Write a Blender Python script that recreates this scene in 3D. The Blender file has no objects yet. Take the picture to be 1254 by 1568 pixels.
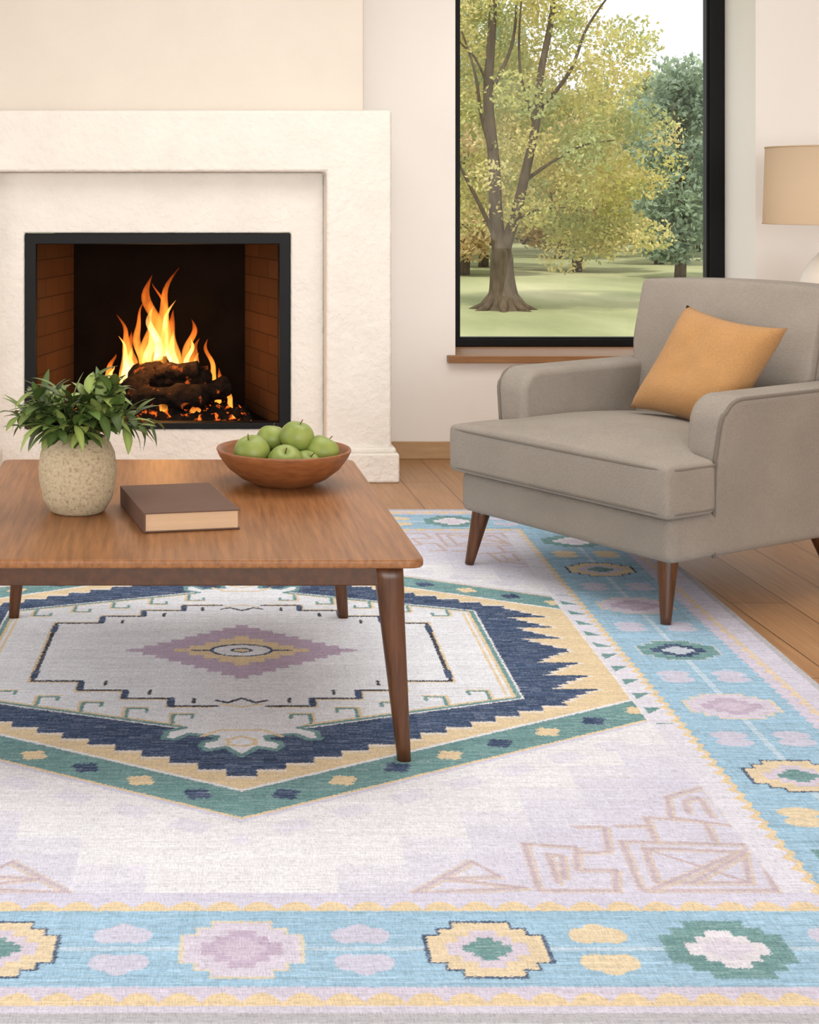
import bpy, bmesh, math, random
import numpy as np
from mathutils import Vector, Matrix, noise as mnoise
random.seed(7); rng=np.random.default_rng(11)
sc=bpy.context.scene
sc.view_settings.view_transform='Standard'
try: sc.view_settings.look='None'
except Exception: pass
PI=math.pi

# ------------------------------------------------------------------ helpers
def lin(c):
    out=[]
    for v in c:
        v=v/255.0
        out.append(v/12.92 if v<=0.04045 else ((v+0.055)/1.055)**2.4)
    return tuple(out)
def L4(c): return lin(c)+(1.0,)

def link(o,parent=None):
    sc.collection.objects.link(o)
    if parent is not None: o.parent=parent
    return o
def empty(name,loc=(0,0,0),rz=0):
    e=bpy.data.objects.new(name,None); e.empty_display_size=0.1
    e.location=loc; e.rotation_euler=(0,0,rz); return link(e)
def mesh_obj(name,verts,faces,mat=None,parent=None,smooth=False,loc=None):
    me=bpy.data.meshes.new(name); me.from_pydata([tuple(v) for v in verts],[],[tuple(f) for f in faces]); me.update()
    if mat: me.materials.append(mat)
    if smooth: me.polygons.foreach_set('use_smooth',[True]*len(me.polygons))
    o=bpy.data.objects.new(name,me)
    if loc: o.location=loc
    return link(o,parent)
def recalc(o):
    bm=bmesh.new(); bm.from_mesh(o.data); bmesh.ops.recalc_face_normals(bm,faces=bm.faces); bm.to_mesh(o.data); bm.free()
def bevel(o,w,seg=3):
    m=o.modifiers.new('bevel','BEVEL'); m.width=w; m.segments=seg; m.limit_method='ANGLE'; m.angle_limit=math.radians(40)
    for p in o.data.polygons: p.use_smooth=True
    n=o.modifiers.new('wn','WEIGHTED_NORMAL'); n.keep_sharp=False
def subsurf(o,l=2):
    m=o.modifiers.new('sub','SUBSURF'); m.levels=l; m.render_levels=l
    for p in o.data.polygons: p.use_smooth=True
def vox(name,xs,ys,zs,occ,mat,parent=None,bev=0,sub=0,deform=None):
    nx,ny,nz=len(xs)-1,len(ys)-1,len(zs)-1
    O=lambda i,j,k: 0<=i<nx and 0<=j<ny and 0<=k<nz and occ(i,j,k)
    idx={};V=[];F=[]
    def vi(i,j,k):
        if (i,j,k) not in idx:
            idx[(i,j,k)]=len(V); p=(xs[i],ys[j],zs[k])
            V.append(deform(*p) if deform else p)
        return idx[(i,j,k)]
    for i in range(nx):
        for j in range(ny):
            for k in range(nz):
                if not O(i,j,k): continue
                a,b,c=i+1,j+1,k+1
                if not O(i-1,j,k): F.append([vi(i,j,k),vi(i,j,c),vi(i,b,c),vi(i,b,k)])
                if not O(i+1,j,k): F.append([vi(a,j,k),vi(a,b,k),vi(a,b,c),vi(a,j,c)])
                if not O(i,j-1,k): F.append([vi(i,j,k),vi(a,j,k),vi(a,j,c),vi(i,j,c)])
                if not O(i,j+1,k): F.append([vi(i,b,k),vi(i,b,c),vi(a,b,c),vi(a,b,k)])
                if not O(i,j,k-1): F.append([vi(i,j,k),vi(i,b,k),vi(a,b,k),vi(a,j,k)])
                if not O(i,j,k+1): F.append([vi(i,j,c),vi(a,j,c),vi(a,b,c),vi(i,b,c)])
    o=mesh_obj(name,V,F,mat,parent)
    if bev: 
        bm=bmesh.new(); bm.from_mesh(o.data)
        bmesh.ops.dissolve_limit(bm,angle_limit=0.01,verts=bm.verts,edges=bm.edges)
        bm.to_mesh(o.data); bm.free()
        bevel(o,bev)
    if sub: subsurf(o,sub)
    return o
def box(name,x0,x1,y0,y1,z0,z1,mat,parent=None,bev=0):
    return vox(name,[x0,x1],[y0,y1],[z0,z1],lambda i,j,k:True,mat,parent,bev)
def lathe(name,prof,mat,parent=None,loc=(0,0,0),seg=64,smooth=True):
    V=[];F=[];n=len(prof)
    for (r,z) in prof:
        for s in range(seg):
            a=2*PI*s/seg; V.append((r*math.cos(a)+loc[0],r*math.sin(a)+loc[1],z+loc[2]))
    for i in range(n-1):
        for s in range(seg):
            t=(s+1)%seg; F.append([i*seg+s,i*seg+t,(i+1)*seg+t,(i+1)*seg+s])
    if prof[0][0]>1e-5: F.append(list(range(seg))[::-1])
    if prof[-1][0]>1e-5: F.append([(n-1)*seg+s for s in range(seg)])
    o=mesh_obj(name,V,F,mat,parent,smooth)
    return o
def tube_data(pts,rad,seg=8,closed=False):
    P=[Vector(p) for p in pts]; n=len(P)
    if not hasattr(rad,'__len__'): rad=[rad]*n
    V=[];F=[]
    prevu=None
    for i in range(n):
        if closed: t=(P[(i+1)%n]-P[i-1])
        else: t=P[min(i+1,n-1)]-P[max(i-1,0)]
        if t.length<1e-9: t=Vector((0,0,1))
        t.normalize()
        if prevu is None:
            ref=Vector((0,0,1)) if abs(t.z)<0.9 else Vector((1,0,0))
            u=t.cross(ref).normalized()
        else:
            u=(prevu-t*prevu.dot(t))
            u=u.normalized() if u.length>1e-6 else t.orthogonal().normalized()
        prevu=u; w=t.cross(u)
        for s in range(seg):
            a=2*PI*s/seg; V.append(P[i]+(u*math.cos(a)+w*math.sin(a))*rad[i])
    m=n if closed else n-1
    for i in range(m):
        j=(i+1)%n
        for s in range(seg):
            q=(s+1)%seg; F.append([i*seg+s,i*seg+q,j*seg+q,j*seg+s])
    if not closed:
        F.append(list(range(seg))[::-1]); F.append([(n-1)*seg+s for s in range(seg)])
    return V,F
def tube(name,pts,rad,mat,parent=None,seg=8,closed=False):
    V,F=tube_data(pts,rad,seg,closed); return mesh_obj(name,V,F,mat,parent,True)
class Acc:
    def __init__(s): s.V=[];s.F=[]
    def add(s,V,F):
        b=len(s.V); s.V+= [tuple(v) for v in V]; s.F+=[[b+i for i in f] for f in F]
def catmull(pts,k=6,closed=False):
    P=[Vector(p) for p in pts]; n=len(P); out=[]
    rng_=range(n if closed else n-1)
    for i in rng_:
        if closed: a,b,c,d=P[i-1],P[i],P[(i+1)%n],P[(i+2)%n]
        else: a,b,c,d=P[max(i-1,0)],P[i],P[i+1],P[min(i+2,n-1)]
        for s in range(k):
            t=s/k
            out.append(0.5*((2*b)+(c-a)*t+(2*a-5*b+4*c-d)*t*t+(3*b-a-3*c+d)*t**3))
    if not closed: out.append(P[-1])
    return out

# ------------------------------------------------------------------ materials
class NT:
    def __init__(s,name):
        s.m=bpy.data.materials.new(name); s.m.use_nodes=True; s.t=s.m.node_tree
        s.t.nodes.clear(); s.out=s.n('ShaderNodeOutputMaterial')
    def n(s,ty,**kw):
        x=s.t.nodes.new(ty)
        for k,v in kw.items():
            setattr(x,k,v)
        return x
    def l(s,a,b): s.t.links.new(a,b)
    def coords(s,scale=(1,1,1),rot=(0,0,0)):
        tc=s.n('ShaderNodeTexCoord'); mp=s.n('ShaderNodeMapping'); mp.inputs['Scale'].default_value=scale; mp.inputs['Rotation'].default_value=rot
        s.l(tc.outputs['Object'],mp.inputs['Vector']); return mp.outputs['Vector']
    def noise(s,vec,scale,detail=4,rough=0.55):
        x=s.n('ShaderNodeTexNoise'); x.inputs['Scale'].default_value=scale; x.inputs['Detail'].default_value=detail; x.inputs['Roughness'].default_value=rough
        s.l(vec,x.inputs['Vector']); return x.outputs['Fac']
    def ramp(s,fac,stops):
        r=s.n('ShaderNodeValToRGB'); e=r.color_ramp.elements
        while len(e)<len(stops): e.new(0.5)
        for i,(p,c) in enumerate(stops): e[i].position=p; e[i].color=c if len(c)==4 else tuple(c)+(1,)
        s.l(fac,r.inputs['Fac']); return r.outputs['Color']
    def bsdf(s,color=None,rough=0.6,spec=0.3,**kw):
        b=s.n('ShaderNodeBsdfPrincipled'); b.inputs['Roughness'].default_value=rough
        b.inputs['Specular IOR Level'].default_value=spec
        if color is not None:
            if hasattr(color,'links') or hasattr(color,'is_linked'): s.l(color,b.inputs['Base Color'])
            else: b.inputs['Base Color'].default_value=color
        s.l(b.outputs[0],s.out.inputs['Surface']); s.b=b; return b
    def bump(s,h,strength=0.2,dist=0.01):
        x=s.n('ShaderNodeBump'); x.inputs['Strength'].default_value=strength; x.inputs['Distance'].default_value=dist
        s.l(h,x.inputs['Height']); s.l(x.outputs['Normal'],s.b.inputs['Normal'])
def sh(c,f): return tuple(min(1,x*f) for x in lin(c))+(1,)
def simple(name,c,rough=0.6,var=0.08,ns=8,bs=60,bstr=0.15,bd=0.003,spec=0.3,scale=(1,1,1)):
    t=NT(name); v=t.coords(scale)
    col=t.ramp(t.noise(v,ns),[(0.3,sh(c,1-var)),(0.7,sh(c,1+var))])
    t.bsdf(col,rough,spec); t.bump(t.noise(v,bs,3),bstr,bd); return t.m
def woodmat(name,c1,c2,scale,rough=0.4,ns=6,spec=0.4):
    t=NT(name); v=t.coords(scale)
    f=t.noise(v,ns,6,0.6)
    col=t.ramp(f,[(0.3,L4(c1)),(0.7,L4(c2))])
    t.bsdf(col,rough,spec); t.bump(f,0.08,0.002); return t.m
def fabric(name,c,var=0.07,fs=420,rough=0.95):
    t=NT(name); v=t.coords()
    a=t.noise(v,5,2); va=t.coords((1,1,5)); vb=t.coords((5,5,1))
    b1=t.noise(va,fs*0.45,2,0.7); b2=t.noise(vb,fs*0.45,2,0.7)
    ad=t.n('ShaderNodeMath',operation='ADD'); t.l(b1,ad.inputs[0]); t.l(b2,ad.inputs[1]); hf=t.n('ShaderNodeMath',operation='MULTIPLY'); hf.inputs[1].default_value=0.5; t.l(ad.outputs[0],hf.inputs[0]); b=hf.outputs[0]
    m=t.n('ShaderNodeMath',operation='ADD'); k=t.n('ShaderNodeMath',operation='MULTIPLY'); k.inputs[1].default_value=0.25
    t.l(a,k.inputs[0]); t.l(k.outputs[0],m.inputs[0]); k2=t.n('ShaderNodeMath',operation='MULTIPLY'); k2.inputs[1].default_value=0.75
    t.l(b,k2.inputs[0]); t.l(k2.outputs[0],m.inputs[1])
    col=t.ramp(m.outputs[0],[(0.36,sh(c,1-var*2.4)),(0.64,sh(c,1+var*2.4))])
    t.bsdf(col,rough,0.1); t.b.inputs['Sheen Weight'].default_value=0.12
    t.bump(b,0.7,0.004); return t.m

M_wall=simple('wall_plaster',(247,243,238),0.9,0.01,3,90,0.12,0.002,0.15)
M_breast=simple('chimney_plaster',(224,215,203),0.9,0.03,2.5,45,0.25,0.003,0.15)
M_stone=simple('mantel_plaster',(233,227,218),0.85,0.035,7,34,0.7,0.012,0.2)
M_ceil=simple('ceiling_paint',(240,238,234),0.9,0.01)
M_base=woodmat('baseboard_oak',(180,146,108),(196,164,126),(1,8,8),0.5)
M_sill=woodmat('sill_oak',(138,96,58),(164,120,78),(1,8,8),0.45)
M_black=simple('black_metal',(12,13,14),0.5,0.05,20,80,0.05,0.001,0.2)
M_table=woodmat('walnut_table',(118,77,44),(158,108,66),(30,1.6,22),0.38,3.2,0.35)
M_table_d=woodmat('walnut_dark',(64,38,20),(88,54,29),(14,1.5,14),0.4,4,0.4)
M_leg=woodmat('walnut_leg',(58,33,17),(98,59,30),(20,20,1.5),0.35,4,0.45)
M_chair=fabric('armchair_linen',(146,138,128),0.075,250)
M_pipe=fabric('armchair_piping',(122,114,104))
M_pillow=fabric('pillow_ochre',(178,135,88),0.10,300)
M_book=simple('book_cover',(96,70,57),0.6,0.05,15,150,0.1,0.001)
M_page=simple('book_pages',(200,170,138),0.8,0.08,3,30,0.2,0.001,0.2,(1,1,90))
M_bowl=woodmat('bowl_wood',(122,74,42),(154,98,58),(4,4,14),0.4,6)
M_soil=simple('soil',(50,36,26),0.95,0.3,40)
M_lampbody=simple('lamp_ceramic',(230,222,210),0.35,0.02)
M_brass=simple('brass',(150,120,70),0.35)
t=NT('pot_stoneware'); v=t.coords(); f=t.noise(v,130,4,0.75)
col=t.ramp(f,[(0.34,L4((138,122,96))),(0.46,L4((176,160,132))),(0.7,L4((190,176,148)))]); t.bsdf(col,0.8,0.2); t.bump(t.noise(v,60,5,0.7),0.35,0.004); M_pot=t.m
t=NT('apple_green'); v=t.coords(); col=t.ramp(t.noise(v,14,4),[(0.3,L4((106,124,52))),(0.7,L4((146,158,80)))]); t.bsdf(col,0.42,0.4); M_apple=t.m
t=NT('lampshade_linen')
d=t.n('ShaderNodeBsdfDiffuse'); d.inputs[0].default_value=L4((226,206,178)); tr=t.n('ShaderNodeBsdfTranslucent'); tr.inputs[0].default_value=L4((238,216,186))
mx=t.n('ShaderNodeMixShader'); mx.inputs[0].default_value=0.35; t.l(d.outputs[0],mx.inputs[1]); t.l(tr.outputs[0],mx.inputs[2]); t.l(mx.outputs[0],t.out.inputs[0]); M_shade=t.m
t=NT('window_glass'); g=t.n('ShaderNodeBsdfGlossy'); g.inputs['Roughness'].default_value=0.02; tp=t.n('ShaderNodeBsdfTransparent')
mx=t.n('ShaderNodeMixShader'); mx.inputs[0].default_value=0.02; t.l(tp.outputs[0],mx.inputs[1]); t.l(g.outputs[0],mx.inputs[2]); t.l(mx.outputs[0],t.out.inputs[0]); M_glass=t.m
t=NT('oak_floor'); v=t.coords((1,1,1),(0,0,PI/2))
br=t.n('ShaderNodeTexBrick'); t.l(v,br.inputs['Vector']); br.inputs['Scale'].default_value=1.0
br.inputs['Brick Width'].default_value=1.9; br.inputs['Row Height'].default_value=0.17; br.inputs['Mortar Size'].default_value=0.0022
br.inputs['Color1'].default_value=L4((190,148,106)); br.inputs['Color2'].default_value=L4((172,130,90)); br.inputs['Mortar'].default_value=L4((104,72,45)); br.offset=0.37
v2=t.coords((26,1.2,10)); gr=t.ramp(t.noise(v2,3,6,0.65),[(0.3,(0.74,0.72,0.7,1)),(0.7,(1.08,1.08,1.08,1))])
mm=t.n('ShaderNodeMixRGB',blend_type='MULTIPLY'); mm.inputs[0].default_value=1; t.l(br.outputs['Color'],mm.inputs[1]); t.l(gr,mm.inputs[2])
t.bsdf(mm.outputs[0],0.38,0.45); t.bump(br.outputs['Fac'],-0.3,0.002); M_floor=t.m
t=NT('firebrick'); tc=t.n('ShaderNodeTexCoord'); sp=t.n('ShaderNodeSeparateXYZ'); t.l(tc.outputs['Object'],sp.inputs[0])
ad=t.n('ShaderNodeMath',operation='ADD'); t.l(sp.outputs[0],ad.inputs[0]); t.l(sp.outputs[1],ad.inputs[1]); cb=t.n('ShaderNodeCombineXYZ'); t.l(ad.outputs[0],cb.inputs[0]); t.l(sp.outputs[2],cb.inputs[1])
br=t.n('ShaderNodeTexBrick'); t.l(cb.outputs[0],br.inputs['Vector']); br.inputs['Scale'].default_value=1
br.inputs['Brick Width'].default_value=0.23; br.inputs['Row Height'].default_value=0.085; br.inputs['Mortar Size'].default_value=0.003
br.inputs['Color1'].default_value=L4((74,51,33)); br.inputs['Color2'].default_value=L4((66,45,29)); br.inputs['Mortar'].default_value=L4((48,34,23))
t.bsdf(br.outputs['Color'],0.9,0.05); t.bump(br.outputs['Fac'],-0.3,0.003); M_brick=t.m
M_soot=simple('sooty_brick',(20,14,11),0.95,0.3,6,60,0.15,0.003,0.05)
t=NT('charred_log'); v=t.coords((1,1,1)); f=t.noise(v,28,6,0.7)
t.bsdf(t.ramp(f,[(0.35,L4((8,6,5))),(0.7,L4((48,33,24)))]),0.95,0.1); t.bump(f,1.0,0.03)
em=t.ramp(t.noise(v,17,3),[(0.60,(0,0,0,1)),(0.74,(1,0.16,0.02,1))]); t.l(em,t.b.inputs['Emission Color']); t.b.inputs['Emission Strength'].default_value=0.8; M_log=t.m
t=NT('ember_bed'); v=t.coords(); f=t.noise(v,32,5,0.7)
t.bsdf(t.ramp(f,[(0.3,L4((8,6,5))),(0.7,L4((40,30,25)))]),0.95,0.1); t.bump(f,1.0,0.03)
em=t.ramp(t.noise(v,24,4),[(0.57,(0,0,0,1)),(0.65,(0.9,0.13,0.01,1)),(0.78,(1,0.45,0.08,1))]); t.l(em,t.b.inputs['Emission Color']); t.b.inputs['Emission Strength'].default_value=1.6; M_ember=t.m
def flame_mat(name,stops,strength,fpow):
    t=NT(name); at=t.n('ShaderNodeAttribute',attribute_name='t'); lw=t.n('ShaderNodeLayerWeight'); lw.inputs['Blend'].default_value=0.5
    v=t.coords((1,1,0.35)); nz=t.noise(v,22,3)
    col=t.ramp(at.outputs['Fac'],stops)
    e=t.n('ShaderNodeEmission'); t.l(col,e.inputs[0]); e.inputs[1].default_value=strength
    inv=t.n('ShaderNodeMath',operation='SUBTRACT'); inv.inputs[0].default_value=1; t.l(lw.outputs['Facing'],inv.inputs[1])
    pw=t.n('ShaderNodeMath',operation='POWER'); t.l(inv.outputs[0],pw.inputs[0]); pw.inputs[1].default_value=fpow
    ti=t.n('ShaderNodeMath',operation='SUBTRACT'); ti.inputs[0].default_value=1.1; t.l(at.outputs['Fac'],ti.inputs[1])
    m1=t.n('ShaderNodeMath',operation='MULTIPLY'); t.l(pw.outputs[0],m1.inputs[0]); t.l(ti.outputs[0],m1.inputs[1])
    nr=t.ramp(nz,[(0.35,(0.25,0.25,0.25,1)),(0.6,(1,1,1,1))])
    m2=t.n('ShaderNodeMath',operation='MULTIPLY',use_clamp=True); t.l(m1.outputs[0],m2.inputs[0]); t.l(nr,m2.inputs[1])
    tp=t.n('ShaderNodeBsdfTransparent'); mx=t.n('ShaderNodeMixShader'); t.l(m2.outputs[0],mx.inputs[0]); t.l(tp.outputs[0],mx.inputs[1]); t.l(e.outputs[0],mx.inputs[2]); t.l(mx.outputs[0],t.out.inputs[0])
    return t.m
M_flame=flame_mat('flame_outer',[(0.0,(1,0.30,0.03,1)),(0.35,(1,0.36,0.05,1)),(0.8,(1,0.20,0.02,1)),(1,(0.8,0.1,0.01,1))],2.2,1.5)
M_core=flame_mat('flame_core',[(0.0,(1,0.70,0.30,1)),(0.5,(1,0.64,0.22,1)),(1,(1,0.35,0.05,1))],6,1.2)
def leafmat(name,trans=0.35):
    t=NT(name); at=t.n('ShaderNodeAttribute',attribute_name='Col')
    d=t.n('ShaderNodeBsdfDiffuse'); t.l(at.outputs['Color'],d.inputs[0]); tr=t.n('ShaderNodeBsdfTranslucent'); t.l(at.outputs['Color'],tr.inputs[0])
    mx=t.n('ShaderNodeMixShader'); mx.inputs[0].default_value=trans; t.l(d.outputs[0],mx.inputs[1]); t.l(tr.outputs[0],mx.inputs[2]); t.l(mx.outputs[0],t.out.inputs[0]); return t.m
M_treeleaf=leafmat('tree_foliage',0.45)
t=NT('plant_leaf'); at=t.n('ShaderNodeAttribute',attribute_name='Col'); t.bsdf(at.outputs['Color'],0.45,0.4); M_leaf=t.m
M_bark=simple('bark',(92,80,64),0.95,0.3,6,25,0.6,0.02,0.1,(3,3,0.6))
M_stem=simple('plant_stem',(84,98,52),0.7)
t=NT('lawn_grass'); v=t.coords((1,0.35,1)); a=t.noise(v,0.45,4); 
col=t.ramp(a,[(0.3,L4((136,142,102))),(0.55,L4((162,164,122))),(0.75,L4((186,182,144)))]); t.bsdf(col,0.95,0.05); t.bump(t.noise(v,30,4),0.5,0.05); M_grass=t.m

# ------------------------------------------------------------------ room shell
XL,XR,YB,YF,ZC=-2.6,3.9,-3.6,6.98,2.75
box('floor',XL-0.2,XR+0.2,YB-0.2,YF+0.5,-0.1,0,M_floor)
box('ceiling',XL-0.2,XR+0.2,YB-0.2,YF+0.5,ZC,ZC+0.1,M_ceil)
WX0,WX1,WZ0,WZ1=1.357,2.7525,0.452,2.5
vox('wall_far',[XL-0.2,-0.70,0.65,WX0,WX1,XR+0.2],[YF,YF+0.49],[0,0.15,WZ0,1.15,WZ1,ZC],
    lambda i,j,k: not (i==1 and k in(1,2)) and not (i==3 and k in (2,3)),M_wall)
vox('wall_left',[XL-0.2,XL],[YB,1.2,4.6,YF],[0,0.5,2.4,ZC],lambda i,j,k: not(j==1 and k==1),M_wall)  # unseen wall; its opening is added to let the left fill in
box('wall_right',XR,XR+0.2,YB,YF,0,ZC,M_wall)
vox('wall_near',[XL,-1.4,3.2,XR],[YB-0.2,YB],[0,0.4,2.45,ZC],lambda i,j,k: not(i==1 and k==1),M_wall)  # unseen wall behind camera; opening added for sky and rear fill
box('baseboard_far',1.006,XR,YF-0.016,YF-0.001,0,0.08,M_base,None,0.003)
box('baseboard_right',XR-0.016,XR-0.001,YB,YF-0.02,0,0.08,M_base,None,0.003)
box('baseboard_left',XL+0.001,XL+0.016,YB,YF-0.02,0,0.08,M_base,None,0.003)
w=empty('window_1',(0,0,0))
fy0,fy1=7.36,7.42
vox('frame',[WX0,WX0+0.085,WX1-0.075,WX1],[fy0,fy1],[0.482,0.517,WZ1-0.07,WZ1],lambda i,j,k: not(i==1 and k==1),M_black,w,0.004)
vox('inner_bead',[WX0+0.085,WX0+0.10,WX1-0.087,WX1-0.075],[fy0+0.012,fy1],[0.517,0.526,WZ1-0.085,WZ1-0.07],lambda i,j,k: not(i==1 and k==1),M_black,w)
box('glass_pane',WX0+0.10,WX1-0.087,fy0+0.03,fy0+0.034,0.526,WZ1-0.085,M_glass,w)
box('trim_1',WX0-0.04,WX1+0.04,YF-0.05,YF-0.0,0.448,0.481,M_sill,w,0.004)
box('sill_board',WX0,WX1,YF,fy1,WZ0,0.481,M_sill,w)
w2=empty('added_window_left')  # added unseen window, frames the opening for the left fill
vox('frame',[XL-0.14,XL-0.08],[1.2,1.27,2.87,2.93,4.53,4.6],[0.5,0.57,2.33,2.4],lambda i,j,k: not(j in(1,3) and k==1),M_black,w2,0.004)
w3=empty('added_window_rear')  # added unseen window behind the camera, frames the rear fill
vox('frame',[-1.4,-1.33,0.87,0.93,3.13,3.2],[YB-0.15,YB-0.1],[0.4,0.47,2.38,2.45],lambda i,j,k: not(i in(1,3) and k==1),M_black,w3,0.004)

# ------------------------------------------------------------------ fireplace
fp=empty('fireplace')
vox('mantel_surround',[-1.025,-0.746,0.698,0.977],[6.42,6.979],[0,1.323,1.588],lambda i,j,k: not(i==1 and k==0),M_stone,fp,0.014)
vox('inner_panel',[-0.746,-0.603,0.554,0.698],[6.54,6.70],[0,0.205,1.058,1.323],lambda i,j,k: not(i==1 and k==1),M_stone,fp,0.008)
box('plinth_right',0.66,1.004,6.377,6.978,0,0.125,M_stone,fp,0.010)
box('plinth_cap_right',0.68,0.993,6.395,6.978,0.12,0.148,M_stone,fp,0.012)
box('plinth_left',-1.052,-0.70,6.377,6.978,0,0.125,M_stone,fp,0.010)
box('chimney_breast',-0.93,0.881,6.60,6.979,1.588,ZC-0.001,M_breast,fp,0.008)
vox('firebox_frame',[-0.601,-0.553,0.504,0.552],[6.53,6.60],[0.207,0.234,1.010,1.056],lambda i,j,k: not(i==1 and k==1),M_black,fp,0.004)
z0,z1=0.21,1.05; yf_,yb_=6.60,7.15; xa,xb,xc,xd=-0.56,0.51,-0.426,0.389
mesh_obj('firebox_sides',[(xa,yf_,z0),(xa,yf_,z1),(xc,yb_,z1),(xc,yb_,z0),(xb,yf_,z0),(xb,yf_,z1),(xd,yb_,z1),(xd,yb_,z0)],[(0,1,2,3),(4,7,6,5)],M_brick,fp)
mesh_obj('firebox_back',[(xc,yb_,z0),(xd,yb_,z0),(xd,yb_,z1),(xc,yb_,z1)],[(0,1,2,3)],M_soot,fp)
mesh_obj('firebox_top_bottom',[(xa,yf_,z0),(xb,yf_,z0),(xd,yb_,z0),(xc,yb_,z0),(xa,yf_,z1),(xb,yf_,z1),(xd,yb_,z1),(xc,yb_,z1)],[(0,1,2,3),(4,7,6,5)],M_soot,fp)
V=[];F=[];nx,ny=70,30
for j in range(ny+1):
    for i in range(nx+1):
        a=i/nx*2-1; b=j/ny*2-1
        h=0.075*max(0,1-a*a)**0.5*max(0,1-b*b)**0.5+0.035*mnoise.noise(Vector((a*9,b*6,3)))+0.02*mnoise.noise(Vector((a*24,b*15,1)))
        V.append((-0.02+a*0.42,6.83+b*0.2,0.215+max(0,h)))
for j in range(ny):
    for i in range(nx):
        q=j*(nx+1)+i; F.append([q,q+1,q+nx+2,q+nx+1])
mesh_obj('ember_bed',V,F,M_ember,fp,True)
def logmesh(a,b,r,seed):
    a=Vector(a);b=Vector(b);n=18
    pts=[a.lerp(b,i/n) for i in range(n+1)]
    V,F=tube_data(pts,[r*(0.35 if i in(0,n) else 1) for i in range(n+1)],16)
    out=[]
    for v in V:
        c=a+(b-a)*max(0,min(1,(v-a).dot(b-a)/(b-a).length_squared))
        d=(v-c); k=1+0.35*mnoise.noise(v*14+Vector((seed,0,0)))+0.2*mnoise.noise(v*35+Vector((seed,9,0)))
        out.append(c+d*k)
    return out,F
A=Acc()
for a,b,r,s in [((-0.30,6.76,0.30),(0.20,6.70,0.325),0.055,1),((-0.16,6.85,0.40),(0.22,6.80,0.39),0.055,2),((-0.22,6.95,0.33),(0.28,6.92,0.34),0.06,3),
                ((-0.18,6.72,0.34),(0.02,6.90,0.47),0.045,4),((0.05,6.68,0.30),(0.30,6.82,0.36),0.042,5),((-0.04,6.80,0.42),(0.17,6.78,0.44),0.04,6)]:
    A.add(*logmesh(a,b,r,s*7.3))
mesh_obj('burning_logs',A.V,A.F,M_log,fp,True)
def flames(name,lst,mat):
    V=[];F=[];T=[]
    for (x,y,z,h,w,ph) in lst:
        n=22;seg=12;b=len(V)
        for i in range(n+1):
            s=i/n
            r=w*(0.55+0.9*s)*(1-s)**0.9*1.3+0.0008
            r*=1+0.18*math.sin(9*s+ph*2)
            cx=x+0.10*h*math.sin(5.2*s+ph)*s+0.03*h*math.sin(13*s+ph*3)*s
            cy=y+0.05*h*math.cos(4*s+ph)*s
            for k in range(seg):
                a=2*PI*k/seg
                V.append((cx+r*math.cos(a),cy+0.5*r*math.sin(a),z+h*s)); T.append(s)
        for i in range(n):
            for k in range(seg):
                q=(k+1)%seg; F.append([b+i*seg+k,b+i*seg+q,b+(i+1)*seg+q,b+(i+1)*seg+k])
    o=mesh_obj(name,V,F,mat,fp,True)
    at=o.data.attributes.new('t','FLOAT','POINT'); at.data.foreach_set('value',T); return o
fl=[(-0.03,6.84,0.36,0.50,0.045,0.3),(0.02,6.87,0.36,0.53,0.040,2.1),(-0.07,6.88,0.36,0.38,0.05,4.0),(0.05,6.86,0.36,0.34,0.045,1.2),
    (-0.18,6.85,0.33,0.35,0.030,5.2),(-0.14,6.86,0.34,0.26,0.04,0.9),(0.11,6.84,0.34,0.32,0.030,3.3),(0.15,6.85,0.33,0.24,0.035,1.9),
    (-0.24,6.83,0.30,0.20,0.03,2.5),(0.22,6.84,0.30,0.27,0.020,0.1),(0.25,6.82,0.27,0.17,0.022,4.4),(-0.29,6.82,0.28,0.13,0.025,3.9),(0.30,6.80,0.26,0.12,0.018,1.1),
    (0.00,6.70,0.25,0.07,0.03,1.0),(-0.2,6.68,0.24,0.06,0.04,2.0),(0.14,6.68,0.24,0.06,0.03,5.0),(0.0,6.90,0.40,0.42,0.025,5.5),(-0.10,6.83,0.38,0.36,0.022,1.7)]
flames('flames_outer',fl,M_flame)
flames('flames_core',[(x,y,z,h*0.72,w*0.68,p) for (x,y,z,h,w,p) in fl[:9]],M_core)
pl=bpy.data.lights.new('fire_glow','POINT'); pl.energy=12; pl.color=(1,0.45,0.13); pl.shadow_soft_size=0.1
po=bpy.data.objects.new('fire_glow',pl); po.location=(0,6.74,0.55); link(po,fp)

# ------------------------------------------------------------------ coffee table
RT=0.004   # rug surface height
ct=empty('coffee_table')
tx0,tx1,ty0,ty1,tz=-0.467,0.555,3.179,4.394,0.45
def rrect(x0,x1,y0,y1,r,z,k=6):
    P=[]
    for cx,cy,a0 in [(x1-r,y1-r,0),(x0+r,y1-r,90),(x0+r,y0+r,180),(x1-r,y0+r,270)]:
        for i in range(k+1):
            a=math.radians(a0+90*i/k); P.append((cx+r*math.cos(a),cy+r*math.sin(a),z))
    return P
def slab(name,x0,x1,y0,y1,r,z0,z1,mat,parent,bev):
    a=rrect(x0,x1,y0,y1,r,z0); b=rrect(x0,x1,y0,y1,r,z1); n=len(a)
    F=[list(range(n))[::-1],[n+i for i in range(n)]]+[[i,(i+1)%n,n+(i+1)%n,n+i] for i in range(n)]
    o=mesh_obj(name,a+b,F,mat,parent); bevel(o,bev); return o
slab('tabletop',tx0,tx1,ty0,ty1,0.03,tz-0.020,tz,M_table,ct,0.006)
ax0,ax1,ay0,ay1=tx0+0.045,tx1-0.045,ty0+0.04,ty1-0.04
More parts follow.
